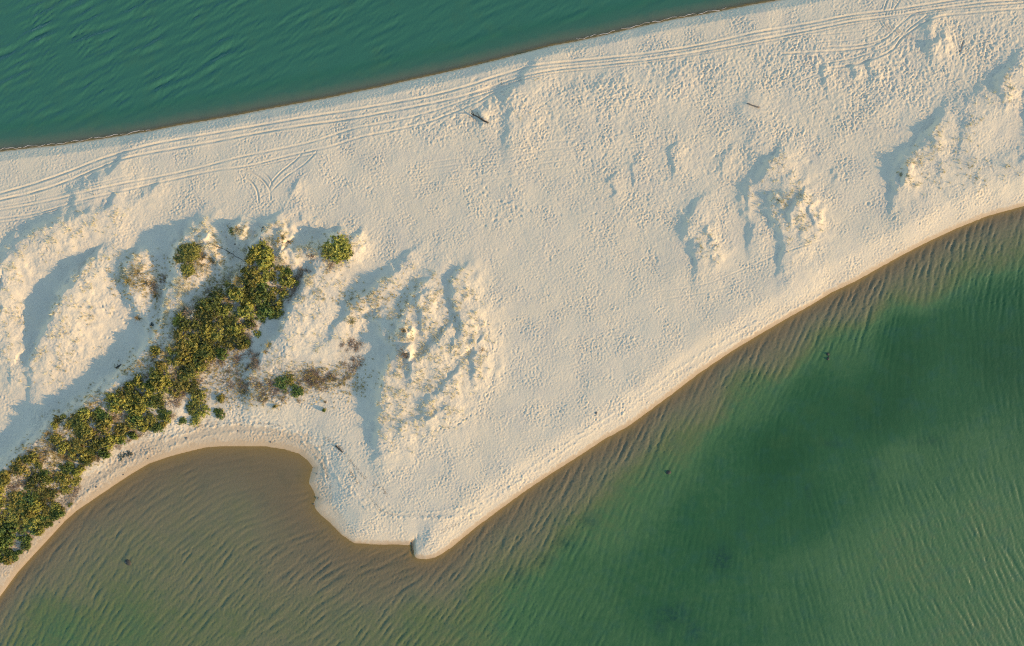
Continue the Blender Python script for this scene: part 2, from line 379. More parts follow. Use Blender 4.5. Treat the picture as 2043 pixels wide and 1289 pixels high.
# faint old tracks
for off, a in ((0,.022),(13,.022),(26,.018),(40,.02),(52,.015)):
    rut([(820,330+off),(900,318+off),(1000,305+off),(1080,288+off),(1150,280+off)], a, .2)
rut([(1190,300),(1290,292),(1370,285)], .02, .18); rut([(1390,205),(1440,195),(1500,182)], .02, .18)
rut([(1310,582),(1400,568),(1450,550),(1560,505),(1640,480)], .03, .18); rut([(1330,596),(1420,580),(1480,560)], .025, .18)
rut([(1060,655),(1040,720),(1035,790)], .015, .18)
rut([(1900,85),(1908,100)], .05, .2); rut([(1906,75),(1910,95),(1914,105)], .07, .22); rut([(1921,80),(1918,95),(1914,105)], .07, .22)
keep = 1-0.85*RUTM
# erase fine relief in the ruts, then press them
fade = np.clip(1.0+.22*noise(sh, G, 4, 16, 37), .5, 1.4)
hf = resample(hc, K, (ny, nx))*RUTM*0.9 + hf*(1-RUTM*0.9) + RUTV*dry*fade
# strand lines: low berms left by the last tides
def berm(pts, hgt, w):
    P = catmull(pts, 5); Pw = [W(u, v, .6) for u, v in P]
    xsn = [p[0] for p in Pw]; ysn = [p[1] for p in Pw]; pad = 4*w
    j0 = max(0, int((min(xsn)-pad-X0)/G)); j1 = min(nx, int((max(xsn)+pad-X0)/G)); i0 = max(0, int((min(ysn)-pad-Y0)/G)); i1 = min(ny, int((max(ysn)+pad-Y0)/G))
    w_ = (slice(i0, i1), slice(j0, j1))
    d = poly_dist(XX[w_]+JIT[w_], YY[w_]+JIT2[w_], Pw)
    hf[w_] += hgt*np.exp(-(d/w)**2)*(0.7+0.3*JIT3[w_])
JIT = noise(sh, G, 1.2, 5, 41)*.18; JIT2 = noise(sh, G, 1.2, 5, 42)*.18; JIT3 = noise(sh, G, 1, 5, 43)
berm([(320,880),(400,855),(470,845),(530,848),(590,862),(640,900),(660,935),(700,985),(760,1025),(850,1032),(920,1028),(1000,985),(1060,940)], .14, .4)
berm([(340,892),(420,868),(500,862),(570,870),(610,890),(640,925),(650,960)], .11, .3)
berm([(700,970),(740,1010),(800,1022),(900,1015),(960,995)], .11, .3)
berm([(900,1030),(960,1000),(1040,945),(1110,898),(1180,850),(1250,808),(1330,752),(1400,705),(1480,660),(1560,620)], .10, .35)
berm([(940,1035),(1040,962),(1140,890),(1240,826),(1330,765),(1420,712),(1540,640),(1640,588)], .08, .3)
berm([(120,1035),(170,985),(230,940),(300,900)], .1, .4); berm([(860,1095),(900,1060),(960,1020)], .05, .3)
for q in [(0.9, .035, .25), (2.1, .03, .3)]:
    pass
# notch in the sand tip
for u, v, r in [(823,1082,.5),(823,1090,.55),(822,1099,.5),(822,1107,.5),(827,1076,.35),(833,1071,.3)]:
    x, y = W(u, v, .3); hf -= .15*np.exp(-(((XX-x)/r)**2+((YY-y)/.7)**2))
# scooped out hollow under the driftwood
for u, v, r, a in [(945,232,1.0,.35),(935,226,1.0,.2),(955,240,.8,.3)]:
    x, y = W(u, v, 1); hf -= a*np.exp(-(((XX-x)**2+(YY-y)**2)/r/r))
x, y = W(962,228,1); hf += .35*np.exp(-(((XX-x)**2+(YY-y)**2)/1.1**2))

# ------------------------------------------------------------------ waves on the water (0.3 m grid)
GW = 0.25
wnx, wny = int((X1-X0)/GW), int((Y1-Y0)/GW)
wxs = X0+np.arange(wnx)*GW; wys = Y0+np.arange(wny)*GW
WXX, WYY = np.meshgrid(wxs, wys); wu = WXX/S+CU; wv = CV-WYY/S
KW = 3
wc = np.meshgrid(X0+np.arange(wnx//KW+2)*GW*KW, Y0+np.arange(wny//KW+2)*GW*KW)
wh_, wdn_, wds_ = base_height(*wc)
wdn = resample(wdn_, KW, (wny, wnx)); wds = resample(wds_, KW, (wny, wnx)); wbed = resample(wh_, KW, (wny, wnx))
ANG = [(200,1100,57),(100,1200,60),(150,1080,52),(250,985,40),(350,930,22),(450,915,6),(560,925,-15),(400,1000,38),(520,990,18),(600,1030,18),(450,1150,52),(600,1150,45),(655,1085,26),(700,1110,22),(790,1112,24),(640,1110,36),(800,1250,55),(900,1170,52),
 (1000,1080,60),(1100,1000,63),(1200,930,66),(1300,850,64),(1500,740,62),(1700,620,68),(1900,520,72),(1300,1150,80),(1100,1250,62),
 (1500,1000,92),(1700,1000,108),(1850,1050,114),(1950,1200,116),(1700,1250,110),(1950,800,100),(1900,680,92)]
AMP = [(200,1100,.9),(100,1200,.95),(350,980,.65),(500,950,.35),(450,1150,1.0),(600,1150,1.15),(560,1040,.45),(560,930,.25),(450,920,.35),(655,1085,.9),(750,1120,1.1),(800,1250,.9),(900,1170,1.1),
 (1000,1060,1.3),(1100,985,1.3),(1200,915,1.3),(1300,850,1.3),(1500,735,1.3),(1700,610,1.25),(1900,500,1.2),(1000,1200,.9),(1300,1150,.25),(1150,1180,.5),
 (1250,1000,.45),(1400,900,.4),(1550,800,.35),(1500,1000,.12),(1750,780,.12),(1850,700,.15),(1700,1000,.35),(1850,1050,.75),(1950,1200,.8),(1700,1250,.6),(1950,800,.3),(1450,1250,.3),(1620,900,.1),(1560,960,.1),(1650,820,.1),(1420,980,.15),(1900,760,.15)]
wang = resample(idw(wc[0], wc[1], ANG), KW, (wny, wnx)); wamp = resample(idw(wc[0], wc[1], AMP), KW, (wny, wnx))
def oriented(shape, g, lam, ang, seed, rs=.3, as_=.2):
    F = np.fft.fft2(np.random.default_rng(seed).standard_normal(shape))
    ky = np.fft.fftfreq(shape[0], g)[:, None]; kx = np.fft.fftfreq(shape[1], g)[None, :]
    k = np.sqrt(kx*kx+ky*ky)+1e-9; th = np.arctan2(ky, kx)
    na = math.radians(ang+90)
    dth = np.angle(np.exp(2j*(th-na)))/2
    b = np.exp(-((k*lam-1)/rs)**2)*np.exp(-(dth/as_)**2)
    o = np.real(np.fft.ifft2(F*b)); return o/o.std()
south = np.zeros((wny, wnx)); step = 14
angs = np.arange(-34, 134, step)
for a in angs:
    wgt = np.clip(1-np.abs(wang-a)/step, 0, 1)
    if wgt.max() <= 0: continue
    f = oriented((wny, wnx), GW, 1.75, a, 51, .42, .17)*.8 + oriented((wny, wnx), GW, 1.1, a, 52, .5, .8)*.30 + oriented((wny, wnx), GW, 3.4, a, 55, .3, .16)*.35
    south += wgt*f/np.sqrt(np.clip(wgt**2+(1-wgt)**2, .5, 1))**.5
south = np.tanh((south-.28*(south*south-1))/2.0)*2.0
fine = noise((wny, wnx), GW, .3, 1.1, 53)
south = (south*.037*np.clip(1+.30*noise((wny, wnx), GW, 5, 22, 63), .35, 1.8) + fine*.019)*wamp*sstep(0.0, 3.0, -wds+.6)
fineN = noise((wny, wnx), GW, .3, 1.0, 54)
gust = 0.7+.3*np.clip(noise((wny, wnx), GW, 8, 40, 56), -2, 2)
nAmp = (0.55+1.2*sstep(1000, 100, wu)*sstep(330, 60, wv))*sstep(0.5, 9, -wdn)
north = (oriented((wny, wnx), GW, 2.6, 24, 57, .45, .22)*.023+oriented((wny, wnx), GW, 1.2, 32, 58, .4, .5)*.008+oriented((wny, wnx), GW, 4.5, 18, 59, .3, .25)*.014+fineN*.004)*nAmp*gust*2.1
wz = np.where(wdn < 0, north, south)
wdepth = np.maximum(-wbed, 0)

def samp(A, x, y):
    fx = np.clip((x-X0)/GW, 0, wnx-1.001); fy = np.clip((y-Y0)/GW, 0, wny-1.001)
    j = fx.astype(int); i = fy.astype(int); a = fx-j; b = fy-i
    return (A[i, j]*(1-a)+A[i, j+1]*a)*(1-b)+(A[i+1, j]*(1-a)+A[i+1, j+1]*a)*b
under = sstep(0.05, -0.25, h)*(ds < 0)
hf += samp(south, XX, YY)*.7*under

def zat(x, y):
    fx = min(max((x-X0)/G, 0), nx-1.001); fy = min(max((y-Y0)/G, 0), ny-1.001)
    j = int(fx); i = int(fy); a = fx-j; b = fy-i
    return float((hf[i, j]*(1-a)+hf[i, j+1]*a)*(1-b)+(hf[i+1, j]*(1-a)+hf[i+1, j+1]*a)*b)
def place(u, v):
    x, y = W(u, v, 1.0)
    for _ in range(3):
        z = zat(x, y); x, y = W(u, v, z)
    return x, y, zat(x, y)

# ------------------------------------------------------------------ materials
class NT:
    def __init__(s, name):
        s.m = bpy.data.materials.new(name); s.m.use_nodes = True; s.t = s.m.node_tree; s.n = s.t.nodes; s.l = s.t.links
        s.b = s.n['Principled BSDF']
    def add(s, ty, **kw):
        n = s.n.new(ty)
        for k, v in kw.items(): setattr(n, k, v)
        return n
    def set(s, n, **kw):
        for k, v in kw.items():
            k = k.replace('_', ' ')
            if hasattr(v, 'links') or hasattr(v, 'is_linked'): s.l.new(v, n.inputs[k])
            else: n.inputs[k].default_value = v
    def ramp(s, fac, stops):
        r = s.add('ShaderNodeValToRGB'); e = r.color_ramp.elements
        while len(e) < len(stops): e.new(0.5)
        for q, (p, c) in zip(e, stops): q.position = p; q.color = (*c, 1) if len(c) == 3 else c
        s.l.new(fac, r.inputs[0]); return r.outputs[0]
    def noise(s, scale, detail=4, rough=.55, vec=None):
        n = s.add('ShaderNodeTexNoise'); n.inputs['Scale'].default_value = scale; n.inputs['Detail'].default_value = detail
        n.inputs['Roughness'].default_value = rough
        if vec is None: vec = s.geo().outputs['Position']
        s.l.new(vec, n.inputs['Vector']); return n.outputs['Fac']
    def geo(s):
        if not hasattr(s, '_g'): s._g = s.add('ShaderNodeNewGeometry')
        return s._g
    def mix(s, a, b, fac, mode='MIX'):
        m = s.add('ShaderNodeMix', data_type='RGBA', blend_type=mode)
        for k, v in ((0, fac), (6, a), (7, b)):
            if hasattr(v, 'is_linked'): s.l.new(v, m.inputs[k])
            else: m.inputs[k].default_value = v if k == 0 else ((*v, 1) if len(v) == 3 else v)
        return m.outputs[2]
    def math(s, op, a, b=0.0, clamp=False):
        m = s.add('ShaderNodeMath', operation=op, use_clamp=clamp)
        for k, v in ((0, a), (1, b)):
            if hasattr(v, 'is_linked'): s.l.new(v, m.inputs[k])
            else: m.inputs[k].default_value = v
        return m.outputs[0]
    def attr(s, name):
        a = s.add('ShaderNodeAttribute', attribute_name=name); return a.outputs['Fac']
    def bump(s, hgt, strength=.5, dist=.05):
        b = s.add('ShaderNodeBump'); b.inputs['Strength'].default_value = strength; b.inputs['Distance'].default_value = dist
        s.l.new(hgt, b.inputs['Height']); return b.outputs[0]

def sand_material():
    t = NT('sand')
    wet = t.attr('wet'); scrub = t.attr('litter')
    big = t.noise(.05, 3); mid = t.noise(.6, 4); fine = t.noise(9, 3, .6)
    dry = t.mix((.55, .445, .285), (.605, .495, .328), big)
    dry = t.mix(dry, (.47, .40, .29), t.math('MULTIPLY', t.math('SUBTRACT', t.noise(.16, 5, .65), .48), 2.2, True))
    dry = t.mix(dry, (.50, .43, .32), t.math('MULTIPLY', t.math('SUBTRACT', mid, .5), 1.1, True))
    dry = t.mix(dry, (.45, .38, .29), t.math('MULTIPLY', t.math('SUBTRACT', fine, .58), 1.6, True))
    col = t.mix(dry, (.44, .29, .145), wet)
    litter = t.math('MULTIPLY', scrub, t.ramp(t.noise(2.5, 5, .7), [(.42, (0, 0, 0)), (.62, (1, 1, 1))]), True)
    col = t.mix(col, (.13, .085, .045), litter)
    r = t.math('SUBTRACT', .95, t.math('MULTIPLY', wet, .4))
    t.set(t.b, Base_Color=col, Roughness=r)
    t.b.inputs['Specular IOR Level'].default_value = .25
    hh = t.math('ADD', t.math('MULTIPLY', t.noise(3.2, 3, .6), 1.0), t.math('MULTIPLY', t.noise(8, 2), .45))
    t.l.new(t.bump(t.math('MULTIPLY', hh, t.math('SUBTRACT', 1.0, t.math('MULTIPLY', wet, .75))), .7, .07), t.b.inputs['Normal'])
    return t.m

def water_material(name, stops, clear, rough=.3):
    t = NT(name)
    dep = t.attr('depth')
    jit = t.math('MULTIPLY', t.math('SUBTRACT', t.noise(.09, 4, .6), .5), .45)
    jit2 = t.math('MULTIPLY', t.math('SUBTRACT', t.noise(.6, 4, .7), .5), .75)
    d = t.math('ADD', dep, t.math('MULTIPLY', t.math('ADD', jit, jit2), t.math('MINIMUM', dep, 1.3)))
    fac = t.math('DIVIDE', d, 3.6, True)
    col = t.ramp(fac, stops)
    hueN = t.noise(.22, 4, .65)
    col = t.mix(col, t.mix(col, (.08, .12, .03), .22), t.math('MULTIPLY', t.math('SUBTRACT', t.noise(.13, 5, .7), .52), 3.0, True))
    wd = t.math('MULTIPLY', t.attr('weed'), t.math('ADD', .25, t.ramp(t.noise(.55, 5, .75), [(.42, (0, 0, 0)), (.56, (1, 1, 1))])), True)
    col = t.mix(col, (.012, .045, .026), t.math('MULTIPLY', wd, .85))
    col = t.mix(col, t.mix(col, (.02, .075, .06), .5), t.math('MULTIPLY', t.math('SUBTRACT', hueN, .5), 2.2, True))
    t.set(t.b, Base_Color=col, Roughness=rough, IOR=1.33)
    t.b.inputs['Specular IOR Level'].default_value = .36
    n1 = t.noise(2.2, 3, .6); n2 = t.noise(6, 2, .6)
    nb = t.bump(t.math('ADD', n1, t.math('MULTIPLY', n2, .5)), .6, .045)
    t.l.new(nb, t.b.inputs['Normal'])
    tr = t.add('ShaderNodeBsdfTransparent'); tr.inputs[0].default_value = (.74, .70, .50, 1)
    mx = t.add('ShaderNodeMixShader')
    op = t.math('SUBTRACT', 1.0, t.math('MULTIPLY', .85, t.math('POWER', 2.718, t.math('DIVIDE', t.math('MULTIPLY', dep, -1.0), clear))))
    t.l.new(op, mx.inputs[0]); t.l.new(tr.outputs[0], mx.inputs[1]); t.l.new(t.b.outputs[0], mx.inputs[2])
    t.l.new(mx.outputs[0], t.n['Material Output'].inputs[0])
    return t.m

M_sand = sand_material()
WEED = [(1440,1115,22,26,.9),(1342,1228,34,22,.8),(1318,1250,14,18,.6),(1385,1260,20,26,.6),(1130,1082,24,16,.5),(1175,1040,18,14,.45),(1085,1118,18,14,.5),(1035,1150,16,20,.4),(1480,1040,8,30,.3),(1850,880,34,10,.4),(1660,885,24,8,.45),(1612,980,8,20,.5),(1740,955,10,12,.4)]
M_bay = water_material('bay_water', [(0, (.25, .19, .108)), (.08, (.178, .140, .080)), (.17, (.165, .144, .074)), (.33, (.104, .126, .046)), (.5, (.058, .120, .042)), (.70, (.024, .080, .026)), (1, (.010, .050, .013))], .35)
M_sea = water_material('sea_water', [(0, (.12, .12, .082)), (.15, (.085, .115, .070)), (.4, (.040, .108, .066)), (.75, (.028, .108, .062)), (1, (.032, .116, .070))], .16)

def tagged(o, label=None, cat=None, group=None, kind=None):
    if label: o['label'] = label
    if cat: o['category'] = cat
    if group: o['group'] = group
    if kind: o['kind'] = kind
    return o

# ------------------------------------------------------------------ big surfaces
def grid_mesh(name, xv, yv, Z, cell_keep, mat, attrs=None, smooth=True):
    """quads only where cell_keep; unused vertices dropped"""
    n_y, n_x = Z.shape
    vid = np.arange(n_y*n_x).reshape(n_y, n_x)
    q = np.stack([vid[:-1, :-1], vid[:-1, 1:], vid[1:, 1:], vid[1:, :-1]], -1)[cell_keep]
    used = np.zeros(n_y*n_x, bool); used[q.ravel()] = True
    remap = np.cumsum(used)-1; q = remap[q]
    XXg, YYg = np.meshgrid(xv, yv)
    co = np.stack([XXg.ravel()[used], YYg.ravel()[used], Z.ravel()[used]], -1).astype(np.float32)
    me = bpy.data.meshes.new(name)
    me.vertices.add(len(co)); me.vertices.foreach_set('co', co.ravel())
    me.loops.add(q.size); me.loops.foreach_set('vertex_index', q.ravel().astype(np.int32))
    me.polygons.add(len(q)); me.polygons.foreach_set('loop_start', np.arange(0, q.size, 4, dtype=np.int32))
    me.polygons.foreach_set('loop_total', np.full(len(q), 4, np.int32))
    me.update(calc_edges=True)
    if smooth: me.polygons.foreach_set('use_smooth', np.ones(len(q), bool))
    for k, A in (attrs or {}).items():
        at = me.attributes.new(k, 'FLOAT', 'POINT'); at.data.foreach_set('value', A.ravel()[used].astype(np.float32))
    me.materials.append(mat)
    o = bpy.data.objects.new(name, me); C.objects.link(o); return o

def cells(A, fn): return fn(fn(A[:-1, :-1], A[1:, 1:]), fn(A[1:, :-1], A[:-1, 1:]))
wn_ = noise(sh, G, 1.0, 8, 61)
wetS = sstep(0.16, 0.03, hf+0.02*wn_) ; wet = np.clip(wetS*1.0, 0, 1)
lag = sstep(800, 600, UU)*(VV > 600)
wet = np.maximum(wet, (0.50*sstep(0.62, 0.44, hf+.05*wn_)+.35*sstep(.30, .16, hf+.03*wn_))*lag)           # damp lagoon rim
wet = np.maximum(wet, (0.75*sstep(0.24, 0.10, hf+.02*wn_)+.10*sstep(.60, .45, hf+.06*wn_))*(ds < dn)*(1-lag))
wet = np.where(dn < ds, wet*.8, wet)
litter = np.zeros(sh)
for u, v, ru, rv, a in [(600,745,70,22,.8),(480,770,50,40,.7),(560,775,90,20,.6),(440,740,40,40,.6),(700,725,25,40,.5),(590,570,20,25,.9),(660,515,25,12,.5),(230,900,60,30,.3),(300,800,60,50,.5),(60,990,70,60,.6),
                        (160,880,60,50,.6),(420,650,60,60,.6),(515,560,40,50,.6)]:
    litter = np.maximum(litter, a*blob(UU, VV, u, v, ru, rv))
inth = inside(UU[::4, ::4], VV[::4, ::4], [(-60,1010),(0,960),(70,893),(118,838),(205,795),(300,735),(345,685),(362,620),(425,572),(488,530),(492,495),(540,492),(603,552),(555,625),(500,672),(420,735),(375,790),(325,858),(250,885),(175,932),(155,995),(85,1065),(0,1125),(-60,1190)]).astype(float)
litter = np.maximum(litter, resample(inth, 4, (ny, nx))*.85)
land_keep = cells(h, np.maximum) > -0.75
print('land quads', land_keep.sum())
o = grid_mesh('sand_spit', xs, ys, hf, land_keep, M_sand, {'wet': wet, 'litter': litter}); tagged(o, kind='structure')
o['label'] = 'pale sand spit with wind-blown dunes and tyre tracks between two waters'
# sea bed under the whole fine area (coarser, deeper) and everything beyond it
def wetten(z): return sstep(.16, .03, z)
cbx = np.arange(X0, X1+.1, 1.2); cby = np.arange(Y0, Y1+.1, 1.2)
bh, _, _ = base_height(*np.meshgrid(cbx, cby)); 
bk = cells(bh, np.minimum) < -0.45
o = grid_mesh('sea_bed', cbx, cby, bh-0.12, bk, M_sand, {'wet': wetten(bh), 'litter': bh*0}); tagged(o, kind='structure')
def spread(n, R, p=3.0):
    t = np.linspace(-1, 1, n); return np.sinh(t*p)/math.sinh(p)*R
ox = spread(261, 4000, 4.6); oy = spread(261, 4000, 4.6)
OX, OY = np.meshgrid(ox, oy); oh, _, _ = base_height(OX, OY)
cxm = (ox[:-1]+ox[1:])/2; cym = (oy[:-1]+oy[1:])/2; CM = np.meshgrid(cxm, cym)
def cell_in(pad):
    a = (np.minimum(np.abs(OX[:-1, :-1]), np.abs(OX[:-1, 1:])) < -1)
    inx = (OX[:-1, :-1] > X0+pad) & (OX[:-1, 1:] < X1-pad); iny = (OY[:-1, :-1] > Y0+pad) & (OY[1:, :-1] < Y1-pad)
    return inx & iny
outer = ~cell_in(0.5)
mound = np.zeros(OX.shape)
rr = np.random.default_rng(5)
for k in range(260):      # the dune field goes on beyond the frame
    bx, by = rr.uniform(-600, 600), rr.uniform(-400, 400)
    mound += rr.uniform(.5, 1.8)*np.exp(-(((OX-bx)**2+(OY-by)**2)/rr.uniform(5, 14)**2))
oh2 = oh + mound*sstep(.8, 1.1, oh)*(1-((np.abs(OX) < 142) & (np.abs(OY) < 95)))
o = grid_mesh('sand_beyond', ox, oy, oh2-.12, outer, M_sand, {'wet': wetten(oh2), 'litter': oh*0}); tagged(o, kind='structure')

# water sheets
wmin = wbed
kn = (cells(wbed, np.minimum) < 0.02) & (cells(wdn, np.minimum) < 0.2)
ks = (cells(wbed, np.minimum) < 0.02) & (cells(wdn, np.minimum) >= 0.2)
o = grid_mesh('sea_water', wxs, wys, wz, kn, M_sea, {'depth': wdepth}); tagged(o, kind='structure')
weed = np.zeros(wz.shape)
for u, v, ru, rv, a in WEED: weed = np.maximum(weed, a*blob(wu, wv, u, v, ru, rv))
o = grid_mesh('bay_water', wxs, wys, wz, ks, M_bay, {'depth': wdepth, 'weed': weed}); tagged(o, kind='structure')
north_c = (OY > np.interp(OX, nX, nY)); ncell = cells(north_c.astype(float), np.maximum) > .5
od = np.maximum(-oh, 0)
o = grid_mesh('sea_water_beyond', ox, oy, oh*0-.06, outer & ncell, M_sea, {'depth': od}); tagged(o, kind='structure')
o = grid_mesh('bay_water_beyond', ox, oy, oh*0-.06, outer & ~ncell & (cells(oh, np.minimum) < .1), M_bay, {'depth': od}); tagged(o, kind='structure')


# ------------------------------------------------------------------ plant materials
def leaf_material(name, c1, c2, rough=.6):
    t = NT(name)
    oi = t.add('ShaderNodeObjectInfo').outputs['Random']
    col = t.mix(c1, c2, t.ramp(t.noise(.9, 4, .7), [(.36, (0, 0, 0)), (.64, (1, 1, 1))]))
    hs = t.add('ShaderNodeHueSaturation'); t.l.new(col, hs.inputs['Color'])
    t.l.new(t.math('ADD', .485, t.math('MULTIPLY', oi, .03)), hs.inputs['Hue'])
    t.l.new(t.math('ADD', .8, t.math('MULTIPLY', oi, .4)), hs.inputs['Value'])
    t.set(t.b, Base_Color=hs.outputs[0], Roughness=rough)
    t.b.inputs['Specular IOR Level'].default_value = .2
    tl = t.add('ShaderNodeBsdfTranslucent'); t.l.new(hs.outputs[0], tl.inputs[0])
    mx = t.add('ShaderNodeMixShader'); mx.inputs[0].default_value = .22
    t.l.new(t.b.outputs[0], mx.inputs[1]); t.l.new(tl.outputs[0], mx.inputs[2]); t.l.new(mx.outputs[0], t.n['Material Output'].inputs[0])
    return t.m
M_olive = leaf_material('olive_leaf', (.42, .35, .065), (.14, .14, .028))
M_dark = leaf_material('dark_leaf', (.065, .08, .020), (.22, .20, .038))
M_green = leaf_material('fresh_leaf', (.16, .20, .040), (.085, .115, .026))
M_gold = leaf_material('golden_grass', (.36, .25, .085), (.24, .175, .055))
M_pale = leaf_material('pale_grass', (.58, .49, .31), (.46, .38, .23))
M_brown = leaf_material('dead_twig', (.34, .235, .13), (.23, .155, .095))
M_grey = leaf_material('grey_leaf', (.17, .18, .13), (.12, .135, .09))
def wood_material(name, c1, c2):
    t = NT(name); t.set(t.b, Base_Color=t.mix(c1, c2, t.noise(6, 4, .6)), Roughness=.85)
    t.l.new(t.bump(t.noise(14, 3), .6, .03), t.b.inputs['Normal']); return t.m
M_bark = wood_material('bark', (.10, .07, .045), (.17, .13, .09))
M_drift = wood_material('driftwood', (.10, .075, .05), (.21, .165, .12))
M_wet = wood_material('wet_wood', (.02, .018, .012), (.045, .038, .024))
M_rock = wood_material('stone', (.07, .06, .045), (.16, .145, .115))
M_weed = leaf_material('seaweed', (.012, .022, .016), (.02, .03, .018))

def mesh_from(name, verts, faces, mat, smooth=False):
    me = bpy.data.meshes.new(name); me.from_pydata([tuple(map(float, v)) for v in verts], [], faces); me.materials.append(mat)
    if smooth: me.polygons.foreach_set('use_smooth', [True]*len(me.polygons))
    me.update(); return me
def tube(V, F, pts, rad, n=6):
    """tapered tube along pts, closed at both ends"""
    base = len(V); P = [np.array(p, float) for p in pts]
    for i, p in enumerate(P):
        d = P[min(i+1, len(P)-1)]-P[max(i-1, 0)]; d /= np.linalg.norm(d)+1e-9
        a = np.cross(d, [0.13, .2, 1]); a /= np.linalg.norm(a)+1e-9; b = np.cross(d, a)
        for k in range(n):
            t = 2*math.pi*k/n; V.append(p+(a*math.cos(t)+b*math.sin(t))*rad[i])
    for i in range(len(P)-1):
        for k in range(n):
            k2 = (k+1) % n; F.append((base+i*n+k, base+i*n+k2, base+(i+1)*n+k2, base+(i+1)*n+k))
    F.append(tuple(base+k for k in reversed(range(n)))); F.append(tuple(base+(len(P)-1)*n+k for k in range(n)))
def unit(r): 
    v = r.normal(size=3); return v/np.linalg.norm(v)
def leaf(V, F, c, nrm, size, r, asp=1.7):
    a = np.cross(nrm, unit(r)); a /= np.linalg.norm(a)+1e-9; b = np.cross(nrm, a); i = len(V)
    V += [c-a*size*asp*.5, c+b*size*.36+nrm*size*.08, c+a*size*asp*.5, c-b*size*.36+nrm*size*.08]; F.append((i, i+1, i+2, i+3))

def shrub_meshes(seed, nclump=130, per=13, flat=.62, lsize=(.12, .34), mat=None, open_=0.0, pref='shrub', lobes=0):
    """unit shrub: radius about 1, height about flat*1.3; uneven lobes of leaf clumps with gaps between them"""
    r = np.random.default_rng(seed); V, F, TV, TF = [], [], [], []
    lob = [(r.uniform(0, 2*math.pi), r.uniform(.25, .62), r.uniform(.34, .6)) for _ in range(6)]+[(0, 0, .62)]
    if lobes: lob = [(0, 0, .92)]*3+[(r.uniform(0, 6.28), .3, .7) for _ in range(3)]
    for k in range(nclump):
        a, d, s = lob[r.integers(len(lob))]
        u_ = unit(r); u_[2] = abs(u_[2])
        rad = s*r.uniform(.55, 1.0)
        c = np.array([math.cos(a)*d, math.sin(a)*d, .12])+u_*rad*np.array([1, 1, flat*1.5])
        n_ = int(per*r.uniform(.5, 1.5)); cr = r.uniform(.05, .20)
        for q in range(n_):
            o_ = unit(r)*cr*r.uniform(.3, 1)
            nn = u_*.9+unit(r)*.8; nn /= np.linalg.norm(nn)
            leaf(V, F, c+o_, nn, r.uniform(*lsize)*.42, r)
        if k % 3 == 0:
            m = np.array([c[0]*.45, c[1]*.45, c[2]*.45])+r.normal(size=3)*.05
            tube(TV, TF, [(r.normal()*.05, r.normal()*.05, -.15), m, c], [.035, .022, .008], 4)
    return mesh_from(pref+'_foliage', V, F, mat), mesh_from(pref+'_branches', TV, TF, M_bark)
def twig_meshes(seed, mat, n=120, ln=(.5, 1.0)):
    r = np.random.default_rng(seed); V, F, LV, LF = [], [], [], []
    for k in range(n):
        a = r.uniform(0, 2*math.pi); d = r.uniform(0, .55)
        b = np.array([math.cos(a)*d, math.sin(a)*d, -.05]); u_ = unit(r); u_[2] = abs(u_[2])*.7+.2
        u_ += np.array([math.cos(a), math.sin(a), 0])*.5; u_ /= np.linalg.norm(u_)
        L = r.uniform(*ln)*.8; tip = b+u_*L; mid = (b+tip)/2+r.normal(size=3)*.05
        w = np.cross(u_, unit(r)); w /= np.linalg.norm(w); i = len(V)
        V += [b-w*.025, b+w*.025, mid-w*.02, mid+w*.02, tip]; F += [(i, i+1, i+3, i+2), (i+2, i+3, i+4)]
        for q in range(2):
            leaf(LV, LF, b+(tip-b)*r.uniform(.4, 1)+r.normal(size=3)*.06, unit(r), r.uniform(.05, .1), r)
    return mesh_from('scrub_leaves', LV, LF, mat), mesh_from('scrub_twigs', V, F, M_brown)
def tussock_mesh(seed, mat, n=46, spread_=.55, name='grass_blades'):
    r = np.random.default_rng(seed); V, F = [], []
    for k in range(n):
        a = r.uniform(0, 2*math.pi); d = r.uniform(0, .35)
        b = np.array([math.cos(a)*d, math.sin(a)*d, -.05]); lean = r.uniform(.2, 1)*spread_
        L = r.uniform(.55, 1.0); aa = a+r.normal()*.5
        m = b+np.array([math.cos(aa)*lean*.35*L, math.sin(aa)*lean*.35*L, .55*L]); t_ = b+np.array([math.cos(aa)*lean*L, math.sin(aa)*lean*L, .72*L])
        w = np.array([-math.sin(aa), math.cos(aa), 0])*r.uniform(.022, .04); i = len(V)
        V += [b-w, b+w, m-w*.9, m+w*.9, t_]; F += [(i, i+1, i+3, i+2), (i+2, i+3, i+4)]
    return mesh_from(name, V, F, mat)

